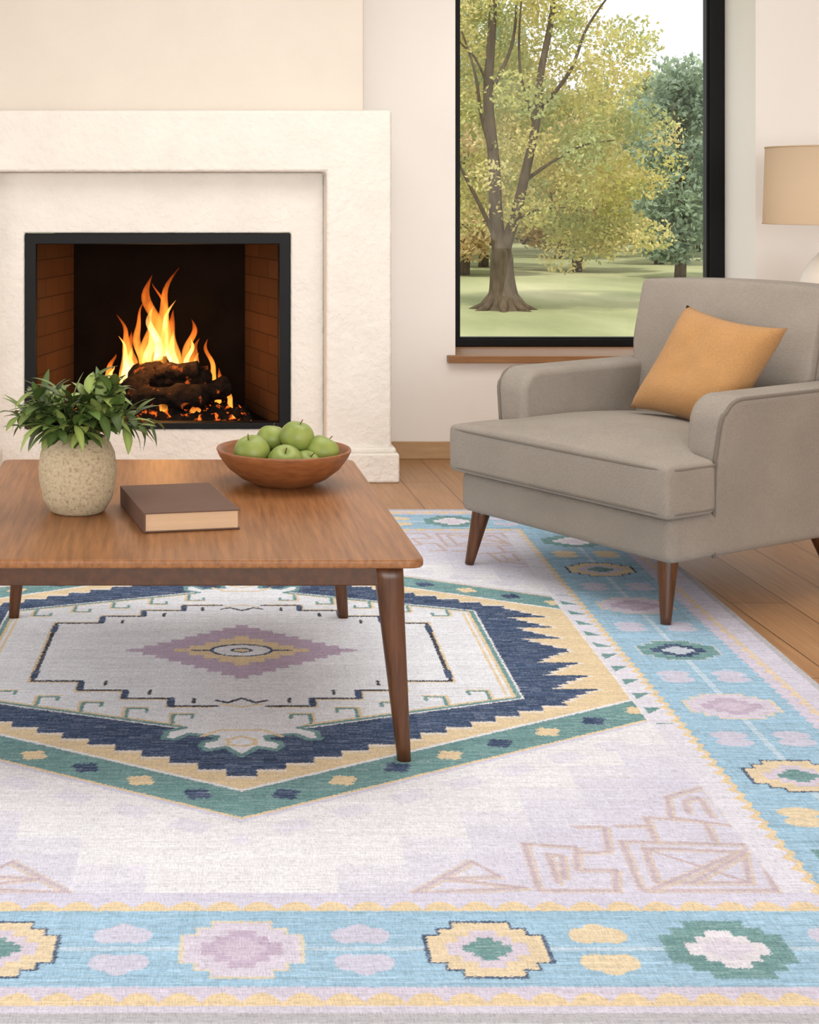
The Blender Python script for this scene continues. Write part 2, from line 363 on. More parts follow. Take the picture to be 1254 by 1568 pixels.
vox('apron',[ax0,ax0+0.02,ax1-0.02,ax1],[ay0,ay0+0.02,ay1-0.02,ay1],[tz-0.066,tz-0.0205],lambda i,j,k: not(i==1 and j==1),M_table_d,ct,0.003)
for n,(sx,sy) in enumerate([(1,-1),(-1,-1),(1,1),(-1,1)]):
    cx=0.044+sx*0.440; cy=(ty0+ty1)/2+sy*0.545
    fx=0.044+sx*0.475; fy=(ty0+ty1)/2+sy*0.548
    V=[];F=[];seg=24;n2=14
    for i in range(n2+1):
        s=i/n2; z=tz-0.021+(RT+0.0005-(tz-0.021))*s; r=0.031*(1-s)+0.0145*s
        ex=5 if s<0.15 else 3
        for k in range(seg):
            a=2*PI*k/seg; c,d=math.cos(a),math.sin(a); m=(abs(c)**ex+abs(d)**ex)**(-1/ex)
            V.append((cx+(fx-cx)*s+r*m*c,cy+(fy-cy)*s+r*m*d,z))
    for i in range(n2):
        for k in range(seg):
            q=(k+1)%seg; F.append([i*seg+k,(i+1)*seg+k,(i+1)*seg+q,i*seg+q])
    F.append(list(range(seg))); F.append([n2*seg+k for k in range(seg)][::-1])
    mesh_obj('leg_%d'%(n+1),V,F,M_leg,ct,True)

# ------------------------------------------------------------------ potted plant
pp=empty('potted_plant',(-0.209,3.665,tz))
lathe('pot',[(0.0,0.002),(0.058,0.0),(0.068,0.006),(0.085,0.035),(0.094,0.08),(0.0955,0.11),(0.091,0.145),(0.080,0.168),(0.070,0.178),(0.068,0.183),(0.064,0.185),(0.060,0.181),(0.060,0.165),(0.0,0.164)],M_pot,pp)
lathe('soil',[(0.0,0.172),(0.060,0.170)],M_soil,pp)
LV=[];LF=[];LC=[];SA=Acc()
def add_leaf(base,direc,up,length,width,bend,col):
    d=direc.normalized(); side=d.cross(up)
    if side.length<1e-3: side=d.orthogonal()
    side.normalize(); nrm=side.cross(d).normalized()
    n=8;b=len(LV)
    for i in range(n+1):
        s=i/n; wd=width*0.5*(math.sin(PI*min(1,s**0.85))**0.8) if 0<s<1 else 0.0006
        c=base+d*length*s*(1-0.12*bend*s)-nrm*length*bend*0.5*s*s
        for q,k in ((-1,0.25),(0,0),(1,0.25)):
            LV.append(c+side*wd*q+nrm*wd*k)
            f=0.88 if q else 1.3
            LC.append((col[0]*f,col[1]*f,col[2]*f,1))
    for i in range(n):
        for k in (0,1):
            q=b+i*3+k; LF.append([q,q+1,q+4,q+3])
rr=random.Random(8)
for s in range(58):
    az=rr.uniform(0,2*PI); tilt=rr.uniform(0.1,1.3) if s>11 else rr.uniform(1.1,1.5)
    ln=rr.uniform(0.09,0.16)
    b0=Vector((0.03*math.cos(az),0.03*math.sin(az),0.168))
    d0=Vector((math.sin(tilt*0.5)*math.cos(az),math.sin(tilt*0.5)*math.sin(az),math.cos(tilt*0.5)))
    d1=Vector((math.sin(tilt*1.3)*math.cos(az),math.sin(tilt*1.3)*math.sin(az),math.cos(tilt*1.3)))
    pts=[]; p=b0.copy(); n=7
    for i in range(n+1):
        pts.append(p.copy()); p=p+(d0.lerp(d1,i/n)).normalized()*ln/n
    SA.add(*tube_data(pts,[0.0024-0.0012*i/n for i in range(n+1)],5))
    for i in range(2,n+1):
        for rep in range(1 if i<n-1 else 2):
            t_=(pts[i]-pts[i-1]).normalized(); a=rr.uniform(0,2*PI); o=t_.orthogonal().normalized()
            o=Matrix.Rotation(a,3,t_)@o
            dr=(t_*rr.uniform(0.5,1.0)+o*0.8+Vector((0,0,0.05))).normalized()
            g=rr.uniform(0.6,1.45); base=lin((76,98,46)) if rr.random()<0.6 else lin((118,134,70))
            add_leaf(pts[i],dr,Vector((0,0,1)),rr.uniform(0.05,0.082),rr.uniform(0.020,0.031),rr.uniform(0.2,1.1),tuple(c*g for c in base))
o=mesh_obj('leaves',LV,LF,M_leaf,pp,True); ca=o.data.color_attributes.new('Col','FLOAT_COLOR','POINT'); ca.data.foreach_set('color',np.array(LC,dtype=np.float32).ravel())
mesh_obj('stems',SA.V,SA.F,M_stem,pp,True)

# ------------------------------------------------------------------ book
bk=empty('hardcover_book',(0.0365,3.61,tz+0.001),math.radians(11))
hw,hl=0.112,0.165
box('cover_bottom',-hw,hw,-hl,hl,0,0.003,M_book,bk,0.001)
box('cover_top',-hw,hw,-hl,hl,0.042,0.0455,M_book,bk,0.001)
box('spine',-hw-0.003,-hw+0.002,-hl,hl,0,0.0455,M_book,bk,0.0015)
box('pages',-hw+0.002,hw-0.005,-hl+0.004,hl-0.005,0.003,0.042,M_page,bk)

# ------------------------------------------------------------------ fruit bowl
bw=empty('wooden_bowl',(0.322,4.02,tz))
lathe('bowl',[(0.0,0.001),(0.075,0.0),(0.082,0.004),(0.115,0.018),(0.150,0.045),(0.172,0.075),(0.180,0.092),(0.179,0.096),(0.174,0.096),(0.168,0.085),(0.145,0.052),(0.11,0.026),(0.07,0.012),(0.0,0.010)],M_bowl,bw,seg=80)
ap=empty('green_apples',(0.322,4.02,tz))
def apple(name,c,r,tx,ty):
    prof=[]
    n=22
    for i in range(n+1):
        a=PI*i/n; rr_=r*math.sin(a)*(1.0+0.06*math.cos(a)); z=-r*0.92*math.cos(a)
        if i>n-6: z-=r*0.30*((i-(n-6))/6)**2.2
        if i<4: z+=r*0.18*((4-i)/4)**2
        prof.append((max(rr_,0.0),z))
    o=lathe(name,prof,M_apple,ap,seg=32); o.location=c; o.rotation_euler=(tx,ty,0)
    st=tube(name+'_stem',[(0,0,r*0.55),(0.002,0,r*0.8),(0.005,0,r*1.02)],0.0014,M_leg,o,6)
for i,(x,y,z,r,tx,ty) in enumerate([(-0.088,-0.035,0.092,0.049,0.2,-0.3),(0.036,-0.005,0.128,0.046,0.1,0.2),(0.102,-0.02,0.090,0.047,-0.2,0.5),(-0.002,-0.088,0.074,0.048,0.6,-0.1),
     (-0.028,0.055,0.112,0.042,-0.3,0.1),(0.055,-0.07,0.064,0.040,0.4,0.4),(-0.07,0.045,0.078,0.042,0,0),(0.07,0.07,0.078,0.043,0,0),(0.0,0.0,0.055,0.042,0,0)]):
    apple('apple_%d'%(i+1),(x,y,z),r,tx,ty)

# ------------------------------------------------------------------ armchair
CH=(1.2035,4.60,0.0); CR=math.radians(-59.66)
ac=empty('armchair',CH,CR)
Z0=0.178
vox('base_frame',[-0.44,0.44],[0.0,0.86],[Z0,0.312],lambda i,j,k:True,M_chair,ac,0.028)
def cd(x,y,z):
    if z>0.45:
        e=max(0,1-(x/0.46)**2)*max(0,1-((y-0.35)/0.42)**2); return (x,y,z+0.05*e)
    return (x,y,z)
xs=[-0.459,-0.425,-0.355,-0.325,-0.2,0,0.2,0.325,0.355,0.425,0.459]; ys=[-0.034,0.0,0.13,0.172,0.3,0.45,0.6,0.70,0.75]; zs=[0.310,0.345,0.430,0.465]
vox('seat_cushion',xs,ys,zs,lambda i,j,k: (j<3) or (2<=i<=7),M_chair,ac,0,3,cd)
def Tpath(z):
    a=0.454;f=-0.028
    c=0.034
    return [(-a,0.165,z),(-a,0.09,z),(-a,f+c,z),(-a+c*0.3,f+c*0.3,z),(-a+c,f,z),(-0.2,f-0.003,z),(0.2,f-0.003,z),(a-c,f,z),(a-c*0.3,f+c*0.3,z),(a,f+c,z),(a,0.09,z),(a,0.165,z)]
tube('cushion_piping_top',catmull(Tpath(0.450),5),0.0052,M_pipe,ac,8)
tube('cushion_piping_bottom',catmull(Tpath(0.326),5),0.0052,M_pipe,ac,8)
def arm(name,sg):
    yA,yB,zT,R=0.185,0.90,0.642,0.085
    prof=[(yA,Z0)]+[(yA,0.35),(yA-0.004,0.47)]
    for i in range(9):
        a=PI-(PI/2)*i/8; prof.append((yA+R+R*math.cos(a),zT-R+R*math.sin(a)))
    prof+=[(0.5,zT+0.002),(0.75,zT+0.004),(yB,zT+0.005),(yB,Z0)]
    th=0.115; V=[];n=len(prof)
    xi,xo=0.325,0.325+th
    fl=lambda z: 0.035*max(0,(z-0.40)/0.25)
    for x in (xi,xo):
        for (y,z) in prof: V.append((sg*(x+fl(z)*(1 if x==xo else 0.4)),y,z))
    F=[list(range(n)),[n+i for i in range(n)][::-1]]+[[i,n+i,n+(i+1)%n,(i+1)%n] for i in range(n)]
    o=mesh_obj(name,V,F,M_chair,ac); recalc(o)
    m=o.modifiers.new('b','BEVEL'); m.width=0.026; m.segments=4; m.limit_method='ANGLE'; m.angle_limit=math.radians(50)
    for p in o.data.polygons: p.use_smooth=True
    o.modifiers.new('wn','WEIGHTED_NORMAL')
    pts=[Vector((sg*(xo+fl(z)-0.002),y-0.001 if z<0.6 else y,z+(0.0 if z<0.6 else -0.004))) for (y,z) in prof[:-1]]
    pts=[Vector((p.x-sg*0.006,p.y+ (0.004 if p.z<0.62 else 0.0),p.z-(0.004 if p.z>0.6 else 0))) for p in pts]
    tube(name+'_piping',pts,0.0058,M_pipe,ac,8)
arm('arm_right',1); arm('arm_left',-1)
def bd_(x,y,z):
    return (x,y+0.10*max(0,(z-0.35))/0.5,z)
vox('back_frame',[-0.435,0.435],[0.83,0.95],[Z0,0.35,0.60,0.87],lambda i,j,k:True,M_chair,ac,0.028,0,bd_)
LEAN=0.11
def bc(x,y,z):
    f=(y<0.80); e=max(0,1-(x/0.42)**2)*max(0,1-((z-0.68)/0.30)**2)
    y2=y+LEAN*(z-0.45)/0.45-(0.050*e if f else -0.01*e)
    z2=z+(0.014*(1-(x/0.4)**2) if z>0.85 else 0)
    x2=x*(1.0-0.10*(z<0.62)) if x<0 else x
    return (x2,y2,z2)
vox('back_cushion',[-0.412,-0.38,-0.24,0,0.2,0.30,0.333],[0.715,0.74,0.83,0.86],[0.44,0.47,0.58,0.70,0.82,0.895,0.925],lambda i,j,k:True,M_chair,ac,0,3,bc)
pz=[(-0.360,0.47),(-0.364,0.58),(-0.405,0.70),(-0.405,0.84),(-0.392,0.905),(-0.35,0.917),(-0.15,0.926),(0,0.93),(0.15,0.926),(0.28,0.917),(0.316,0.905),(0.328,0.84),(0.329,0.70),(0.328,0.58),(0.326,0.47)]
tube('back_cushion_piping_front',catmull([(x,0.727+LEAN*(z-0.45)/0.45,z) for x,z in pz],4),0.0058,M_pipe,ac,8)
def cleg(name,top,foot,zf):
    n=10; pts=[Vector((top[0],top[1],Z0+0.01)).lerp(Vector((foot[0],foot[1],zf)),i/n) for i in range(n+1)]
    tube(name,pts,[0.031*(1-i/n)+0.0145*(i/n) for i in range(n+1)],M_leg,ac,20)
cleg('leg_1',(0.385,0.05),(0.403,0.022),RT+0.001); cleg('leg_2',(-0.385,0.05),(-0.405,0.012),RT+0.001)
cleg('leg_3',(0.385,0.72),(0.40,0.80),0.0005); cleg('leg_4',(-0.385,0.72),(-0.40,0.80),RT+0.001)
n=26; V=[];F=[]
def pil(u,v,s):
    a=0.196
    x=u*a*(1-0.11*(1-v*v)*abs(u)); y=v*a*(1-0.11*(1-u*u)*abs(v))
    th=0.072*(max(0,(1-u**4))*max(0,(1-v**4)))**0.55
    wr=0.016*mnoise.noise(Vector((u*2.8,v*2.4,s*3)))*(1-max(abs(u),abs(v)))
    return Vector((x,y,s*(th+wr)))
for s in (1,-1):
    for j in range(n+1):
        for i in range(n+1): V.append(pil(i/n*2-1,j/n*2-1,s))
N=(n+1)**2
for j in range(n):
    for i in range(n):
        q=j*(n+1)+i; F.append([q,q+1,q+n+2,q+n+1]); F.append([N+q,N+q+n+1,N+q+n+2,N+q+1])
po_=mesh_obj('throw_pillow',V,F,M_pillow,None,True)
bm=bmesh.new(); bm.from_mesh(po_.data); bmesh.ops.remove_doubles(bm,verts=bm.verts,dist=0.0004); bm.to_mesh(po_.data); bm.free()
for p in po_.data.polygons: p.use_smooth=True
ex=Vector((0.98,0.0,-0.12)).normalized(); uz=Vector((0.24,0.42,0.85)).normalized(); nn=ex.cross(uz).normalized()
R=Matrix((ex,uz,nn)).transposed()
CM=Matrix.Translation(CH)@Matrix.Rotation(CR,4,'Z')
po_.data.transform(R.to_4x4()); po_.matrix_world=CM@Matrix.Translation((0.085,0.57,0.664))

# ------------------------------------------------------------------ lamp + side table
lp=(2.765,6.2)
st=empty('side_table',(lp[0],lp[1],0))
lathe('top',[(0,0.535),(0.25,0.535),(0.255,0.545),(0.25,0.56),(0,0.56)],M_table,st)
for i in range(3):
    a=2*PI*i/3+0.5; tube('leg_%d'%(i+1),[(0.13*math.cos(a),0.13*math.sin(a),0.536),(0.21*math.cos(a),0.21*math.sin(a),0.0)],[0.02,0.011],M_leg,st,16)
tl=empty('table_lamp',(lp[0],lp[1],0.561))
lathe('ceramic_body',[(0.0,0.0),(0.075,0.0),(0.08,0.012),(0.09,0.04),(0.125,0.12),(0.14,0.20),(0.138,0.27),(0.122,0.33),(0.09,0.385),(0.05,0.43),(0.035,0.46),(0.032,0.50),(0.038,0.515),(0.0,0.52)],M_lampbody,tl)
tube('stem',[(0,0,0.515),(0,0,0.62)],0.008,M_brass,tl,12)
sh_o=lathe('lampshade',[(0.272,0.543),(0.262,0.862),(0.259,0.862),(0.269,0.543)],M_shade,tl,seg=96)
bm=bmesh.new(); bm.from_mesh(sh_o.data)
big=[f for f in bm.faces if len(f.verts)>4]; bmesh.ops.delete(bm,geom=big,context='FACES_ONLY'); bm.to_mesh(sh_o.data); bm.free()
tube('shade_trim_bottom',[(0.2725*math.cos(2*PI*i/64),0.2725*math.sin(2*PI*i/64),0.545) for i in range(64)],0.003,M_shade,tl,6,True)
tube('shade_trim_top',[(0.2625*math.cos(2*PI*i/64),0.2625*math.sin(2*PI*i/64),0.861) for i in range(64)],0.003,M_shade,tl,6,True)
A=Acc()
for i in range(3):
    a=2*PI*i/3; A.add(*tube_data([(0,0,0.62),(0.262*math.cos(a),0.262*math.sin(a),0.855)],0.002,5))
mesh_obj('shade_spider',A.V,A.F,M_brass,tl)

# ------------------------------------------------------------------ rug
CY=4.02; HX=1.44; HY=1.815
rx=np.linspace(-HX,HX,1150)
ys_=[-HY]; 
while ys_[-1]<HY:
    s=(ys_[-1]+HY)/(2*HY); ys_.append(ys_[-1]+0.0021+0.0040*s)
ry=np.array(ys_); ry=-HY+(ry+HY)*(2*HY)/(ry[-1]+HY)
GX,GY=np.meshgrid(rx,ry); shp=GX.shape
jx=rng.normal(0,0.0012,shp); jy=rng.normal(0,0.0012,shp)
PX=GX+jx; PY=GY+jy; X=np.abs(PX); Y=np.abs(PY)
C=np.zeros(shp+(3,),np.float32)
def col(c): return np.array(lin(c),np.float32)
WH=(221,224,231); LAV=(203,204,223); LAV2=(213,215,228); BLU=(152,189,214); NAV=(66,84,114); TEA=(110,150,152); OCH=(218,201,168); PUR=(184,170,194); PNK=(202,198,216)
def put(m,c,a=1.0): C[m]=C[m]*(1-a)+col(c)*a
def tri(v): 
    f=v-np.floor(v); return 1-np.abs(2*f-1)
def saw(v): return v-np.floor(v)
def poly(pts,c,w,XX=None,YY=None,a=1.0):
    XX=X if XX is None else XX; YY=Y if YY is None else YY
    for (x0,y0),(x1,y1) in zip(pts[:-1],pts[1:]):
        bb=(XX>min(x0,x1)-w)&(XX<max(x0,x1)+w)&(YY>min(y0,y1)-w)&(YY<max(y0,y1)+w)
        idx=np.nonzero(bb)
        if len(idx[0])==0: continue
        px=XX[idx];py=YY[idx]; dx,dy=x1-x0,y1-y0; l2=dx*dx+dy*dy+1e-12
        t_=np.clip(((px-x0)*dx+(py-y0)*dy)/l2,0,1); d=np.hypot(px-x0-t_*dx,py-y0-t_*dy)<w
        i2=(idx[0][d],idx[1][d]); C[i2]=C[i2]*(1-a)+col(c)*a
C[:]=col(WH)
def steps(off,cell):
    Xq=(np.floor((X-0.17)/cell))*cell+0.17
    return (X>0.17-off)&(Y>1.36-off-(Xq-0.17)*0.92)
put(steps(0.07,0.13),(215,217,229)); put(steps(0.0,0.13),(209,211,226)); put(steps(-0.12,0.13)&(X>0.35),(204,205,223))
nx_,ny_=0.505,0.863
e=nx_*X+ny_*Y-0.9407; al=0.863*X-0.505*(Y-1.09)
put((e>0.05)&(e<0.10)&(tri(al/0.14)>0.45)&(X<0.9)&(Y<1.2),LAV2)
put((e>0.0)&(e<0.012)&(X<0.94),LAV)
M=(e<0)&(X<0.94); put(M,OCH)
put(M&(e>-0.118)&(e<-0.008),TEA); put(M&(e>-0.128)&(e<=-0.118),WH)
for k in range(9):
    a0=k*0.14; c_=OCH if k%2==0 else NAV
    da=np.abs(al-a0); de=np.abs(e+0.062); q_=0.78
    put(M&(((da<0.040*q_)&(de<0.010))|((da<0.013*q_)&(de<0.036*q_))|((da<0.026*q_)&(de<0.022*q_))),c_)
Xq=np.floor((X+0.03)/0.062)*0.062
tooth=0.105*(1-saw(Y/0.105))**1.3+0.02*tri(Y/0.026)
nav=(nx_*Xq+ny_*Y<0.752)&(X<0.765+tooth)&(e<-0.1)
navo=(nx_*Xq+ny_*(Y-0.014)<0.752)&(X<0.78+tooth)&(e<-0.13)
put(M&navo,WH,0.55); put(M&nav,NAV)
ed=np.maximum(0.353*X+0.936*Y-0.59,X-0.67)
def inpoly(pts,c):
    xm=max(p[0] for p in pts); ym=max(p[1] for p in pts); yn=min(p[1] for p in pts); xn=min(p[0] for p in pts)
    bb=np.nonzero((X<=xm)&(Y<=ym)&(Y>=yn)&(X>=xn)); px=X[bb];py=Y[bb]; r=np.zeros(len(px),bool); j=len(pts)-1
    for i in range(len(pts)):
        xi,yi=pts[i];xj,yj=pts[j]
        r^=((yi>py)!=(yj>py))&(px<(xj-xi)*(py-yi)/(yj-yi+1e-12)+xi); j=i
    C[(bb[0][r],bb[1][r])]=col(c)
IN=(222,227,236)
orn=[(-0.001,0.76),(0.02,0.73),(0.035,0.705),(0.075,0.725),(0.09,0.70),(0.085,0.675),(0.06,0.665),(0.055,0.64),(0.12,0.625),(0.15,0.66),(0.175,0.655),(0.17,0.61),(0.13,0.585),(0.16,0.53),(-0.001,0.50)]
inpoly(orn,WH)
put(M&(ed<0.014),WH); put(M&(ed<0.008),TEA); put(M&(ed<-0.004),OCH); put(M&(ed<-0.013),IN)
inpoly([(p[0],min(p[1],0.74)) for p in orn],IN)
poly(orn[:13],TEA,0.007); poly([(0,0.64),(0.03,0.66),(0.03,0.69),(0,0.70)],OCH,0.005); poly([(0.09,0.64),(0.05,0.60),(0.0,0.60)],OCH,0.005)
for x0 in (0.16,0.27,0.38,0.49,0.60):
    ye=(0.59-0.353*x0)/0.936-0.012
    poly([(x0,ye),(x0,ye-0.06),(x0-0.045,ye-0.06),(x0-0.045,ye-0.035)],TEA,0.0045); poly([(x0+0.008,ye),(x0+0.008,ye-0.068),(x0-0.05,ye-0.068)],OCH,0.0035)
poly([(0.645,0.36),(0.645,0.0)],OCH,0.0035)
g=[(0.525,0.0),(0.525,0.255),(0.40,0.255),(0.40,0.325),(0.285,0.325),(0.285,0.385),(0.17,0.385),(0.17,0.44),(0.06,0.44)]
poly([(x+0.008,y+0.008) for x,y in g],OCH,0.004); poly(g,(60,66,80),0.0055)
for (x,y) in [(0.40,0.29),(0.285,0.355),(0.17,0.412),(0.525,0.2)]: poly([(x,y-0.025),(x,y+0.025)],NAV,0.009)
for (x,y) in [(0.34,0.255),(0.225,0.325),(0.115,0.385)]: poly([(x,y),(x,y+0.03)],(60,66,80),0.0045); 
poly([(0.06,0.40),(0.035,0.415),(0.0,0.385)],(66,72,88),0.0055); poly([(0,0.445),(0.05,0.425)],OCH,0.004)
def sd(ax,ay,n): return (np.floor(X*n/ax+0.5)+np.floor(Y*n/ay+0.5))<n
put(sd(0.315,0.25,9),PUR); put((X<0.31)&(Y<0.007),PUR)
put(sd(0.20,0.145,5),OCH)
put((X/0.085)**2+(Y/0.055)**2<1,NAV); put((X/0.075)**2+(Y/0.047)**2<1,IN); put((X/0.03)**2+(Y/0.02)**2<1,NAV); put((X/0.02)**2+(Y/0.012)**2<1,OCH)
poly([(0.085,0),(0.13,0)],NAV,0.005)
K=(186,172,186); K2=(205,192,178)
for pl_ in [[(0.30,1.40),(0.42,1.275),(0.46,1.335),(0.36,1.345),(0.50,1.38),(0.30,1.40)],
    [(0.52,1.39),(0.53,1.20),(0.625,1.215),(0.605,1.31),(0.675,1.31),(0.655,1.39),(0.52,1.39)],[(0.56,1.36),(0.565,1.245),(0.59,1.25),(0.575,1.345)],
    [(0.64,1.125),(0.70,1.125),(0.68,1.235),(0.62,1.24)],
    [(0.715,1.19),(0.965,1.205),(0.935,1.39),(0.70,1.39),(0.715,1.19)],[(0.75,1.22),(0.93,1.235),(0.90,1.36),(0.735,1.36),(0.75,1.22)],[(0.715,1.39),(0.96,1.21)],[(0.75,1.22),(0.90,1.36)],[(0.80,1.36),(0.93,1.24)],
    [(0.78,1.19),(0.79,1.08),(0.90,1.10),(0.89,1.19)],[(0.84,1.08),(0.86,0.98),(0.95,0.93),(0.95,1.12),(0.84,1.08)],[(0.88,1.06),(0.89,1.0),(0.925,0.985),(0.92,1.08)],[(0.72,1.12),(0.79,1.12)]]:
    poly([(x+0.006,y+0.007) for x,y in pl_],K2,0.0042,a=0.75); poly([(x-0.004,y-0.004) for x,y in pl_],K2,0.0035,a=0.6); poly(pl_,K,0.0042,a=0.8)
put((X>0.945)&(X<1.02),LAV2)
yy=(Y%0.105)-0.052
put((Y<0.56)&(np.abs(yy)<0.022)&(X>0.955)&(X<0.955+0.022*(1-yy/0.022)),TEA)
put((Y>1.40)&(X<1.0),LAV)
put((X>0.992+0.022*tri(Y/0.045))&(Y<1.45),OCH)
put((Y>1.432+0.028*(1-tri(PX/0.062))**2)&(X<1.02),OCH)
tone=(X>1.012+0.012*tri(Y/0.045))|(Y>1.466)
put(tone,BLU)
BC=1.168; FC=1.594
LB=(184,207,224)
put((np.abs(X-BC)<0.007)&(Y<1.5),LB); put((np.abs(Y-FC)<0.006)&(X<1.05),LB)
def motif(cx,cy,sx,sy,outl,fill,inner,XX,YY):
    dx=np.abs(XX-cx); dy=np.abs(YY-cy)
    bb=(dx<sx*1.3)&(dy<sy*1.3)
    def stp(k,add=0): 
        fx=np.floor(dx/(sx*k/4)); fy=np.floor(dy/(sy*k/4)); return bb&(fx<4)&(fy<4)&((fx+fy)<=4)
    put(stp(1.08),outl,0.9); put(stp(1.0),fill)
    def st2(k):
        fx=np.floor(dx/(sx*k/3)); fy=np.floor(dy/(sy*k/3)); return bb&((fx+fy)<3)
    put(st2(0.70),inner[0]); put(st2(0.42),inner[1])
TYP={'lav':((216,206,182),(205,201,218),((186,174,197),(198,188,208))),'yel':((66,80,106),(216,202,174),((203,197,213),TEA)),
     'tea':(TEA,(110,150,152),((217,217,227),(210,207,222))),'nav':((186,200,212),TEA,(NAV,(186,198,212)))}
def mot(ty,cx,cy,sx,sy): motif(cx,cy,sx,sy,*TYP[ty],X,Y)
for cx,ty in [(0.0,'lav'),(0.397,'yel'),(0.785,'tea')]: mot(ty,cx,FC,0.094,0.086)
for cy,ty in [(0.0,'nav'),(0.44,'lav'),(0.87,'yel'),(1.27,'tea')]: mot(ty,BC,cy,0.102,0.082)
LL=(196,198,218); OO=(217,204,176)
for cx,c_ in [(0.195,LL),(0.585,OO),(0.98,LL)]:
    for s in (-1,1): 
        dx=np.abs(X-cx); dy=(Y-(FC+s*0.047))
        put(((dx-0.024)/0.024)**2+((dy+s*0.004)/0.026)**2<1,c_); put(((dx)/0.024)**2+((dy-s*0.004)/0.032)**2<1,c_)
for cy,c_ in [(0.22,LL),(0.655,LL),(1.08,OO)]:
    for s in (-1,1):
        dx=(X-(BC+s*0.07)); dy=np.abs(Y-cy)
        put(((dx)/0.043)**2+((dy-0.022)/0.025)**2<1,c_)
mot('lav',BC,FC,0.102,0.088)
put((X>1.318-0.012*tri(Y/0.04))|(Y>1.711),PNK)
put((X>1.335+0.018*tri(Y/0.06))&(X<1.36)&(Y<1.74),OCH,0.8)
put((Y>1.728+0.028*(1-tri(PX/0.062))**2)&(Y<1.765)&(X<1.37),OCH)
put((X>1.36)&(Y<1.765),(200,200,217))
put((Y>1.765),(202,200,216)); put((X>1.418)|(Y>1.785),(178,180,187))
def streak(ny_s,nx_s):
    a=rng.normal(0,1,(shp[0]//ny_s+2,shp[1]//nx_s+2)); return np.repeat(np.repeat(a,ny_s,axis=0),nx_s,axis=1)[:shp[0],:shp[1]]
ns=streak(1,11); ns2=streak(9,1); ns3=streak(2,70); ns4=streak(60,2)
def broad(n):
    a=rng.normal(0,1,(n+1,n+1)); yi=np.linspace(0,n-0.001,shp[0]); xi=np.linspace(0,n-0.001,shp[1]); y0=yi.astype(int); x0=xi.astype(int); fy=(yi-y0)[:,None]; fx=(xi-x0)[None,:]
    fy=fy*fy*(3-2*fy); fx=fx*fx*(3-2*fx)
    return (a[y0][:,x0]*(1-fy)*(1-fx)+a[y0+1][:,x0]*fy*(1-fx)+a[y0][:,x0+1]*(1-fy)*fx+a[y0+1][:,x0+1]*fy*fx)
bd1=broad(14); bd2=broad(50)
fine=rng.normal(0,1,shp)
isblue=(C[...,2]>C[...,0]*1.35)&(C[...,2]>0.3)
isdark=C.mean(axis=2)<0.35
amp=np.where(isblue,0.075,np.where(isdark,0.15,0.042))
mod=1.04+amp*(ns*0.8+ns3*0.7+ns2*0.45+ns4*0.3)+0.02*fine+0.015*bd1+0.015*bd2
C*=mod[...,None]
f_=np.clip(ns*0.5+fine*0.5,0,3)*np.where(isdark|isblue,0.15,0.03)
C+= (col((214,217,226))-C)*f_[...,None]
C=np.clip(C,0,1)
nr_,nc_=shp
Z=np.full(shp,RT); Z[0,:]=0.0005;Z[-1,:]=0.0005;Z[:,0]=0.0005;Z[:,-1]=0.0005
co=np.stack([GX+0.0522*(GY),GY,Z],axis=-1).reshape(-1,3).astype(np.float32)
ii=np.arange(nr_*nc_).reshape(nr_,nc_)
q=np.stack([ii[:-1,:-1],ii[:-1,1:],ii[1:,1:],ii[1:,:-1]],axis=-1).reshape(-1)
me=bpy.data.meshes.new('area_rug'); me.vertices.add(nr_*nc_); me.vertices.foreach_set('co',co.ravel())
nf=len(q)//4; me.loops.add(nf*4); me.loops.foreach_set('vertex_index',q.astype(np.int32)); me.polygons.add(nf); me.polygons.foreach_set('loop_start',np.arange(0,nf*4,4,dtype=np.int32))
me.update(calc_edges=True)
ca=me.color_attributes.new('Col','FLOAT_COLOR','POINT'); ca.data.foreach_set('color',np.concatenate([C.reshape(-1,3),np.ones((nr_*nc_,1),np.float32)],axis=1).astype(np.float32).ravel())
t=NT('rug_weave'); at=t.n('ShaderNodeAttribute',attribute_name='Col')
va=t.coords((60,420,1)); vb=t.coords((420,60,1)); na=t.noise(va,1,2); nb=t.noise(vb,1,2)
ad=t.n('ShaderNodeMath',operation='ADD'); t.l(na,ad.inputs[0]); t.l(nb,ad.inputs[1]); hf=t.n('ShaderNodeMath',operation='MULTIPLY'); hf.inputs[1].default_value=0.5; t.l(ad.outputs[0],hf.inputs[0])
rm=t.ramp(hf.outputs[0],[(0.34,(0.70,0.71,0.74,1)),(0.5,(0.97,0.97,0.97,1)),(0.66,(1.1,1.1,1.1,1))])
mm=t.n('ShaderNodeMixRGB',blend_type='MULTIPLY'); mm.inputs[0].default_value=1; t.l(at.outputs['Color'],mm.inputs[1]); t.l(rm,mm.inputs[2])
t.bsdf(mm.outputs[0],0.95,0.05); t.bump(hf.outputs[0],0.5,0.002)
me.materials.append(t.m); ro=bpy.data.objects.new('area_rug',me); ro.location=(0.0522*CY,CY,0); link(ro)

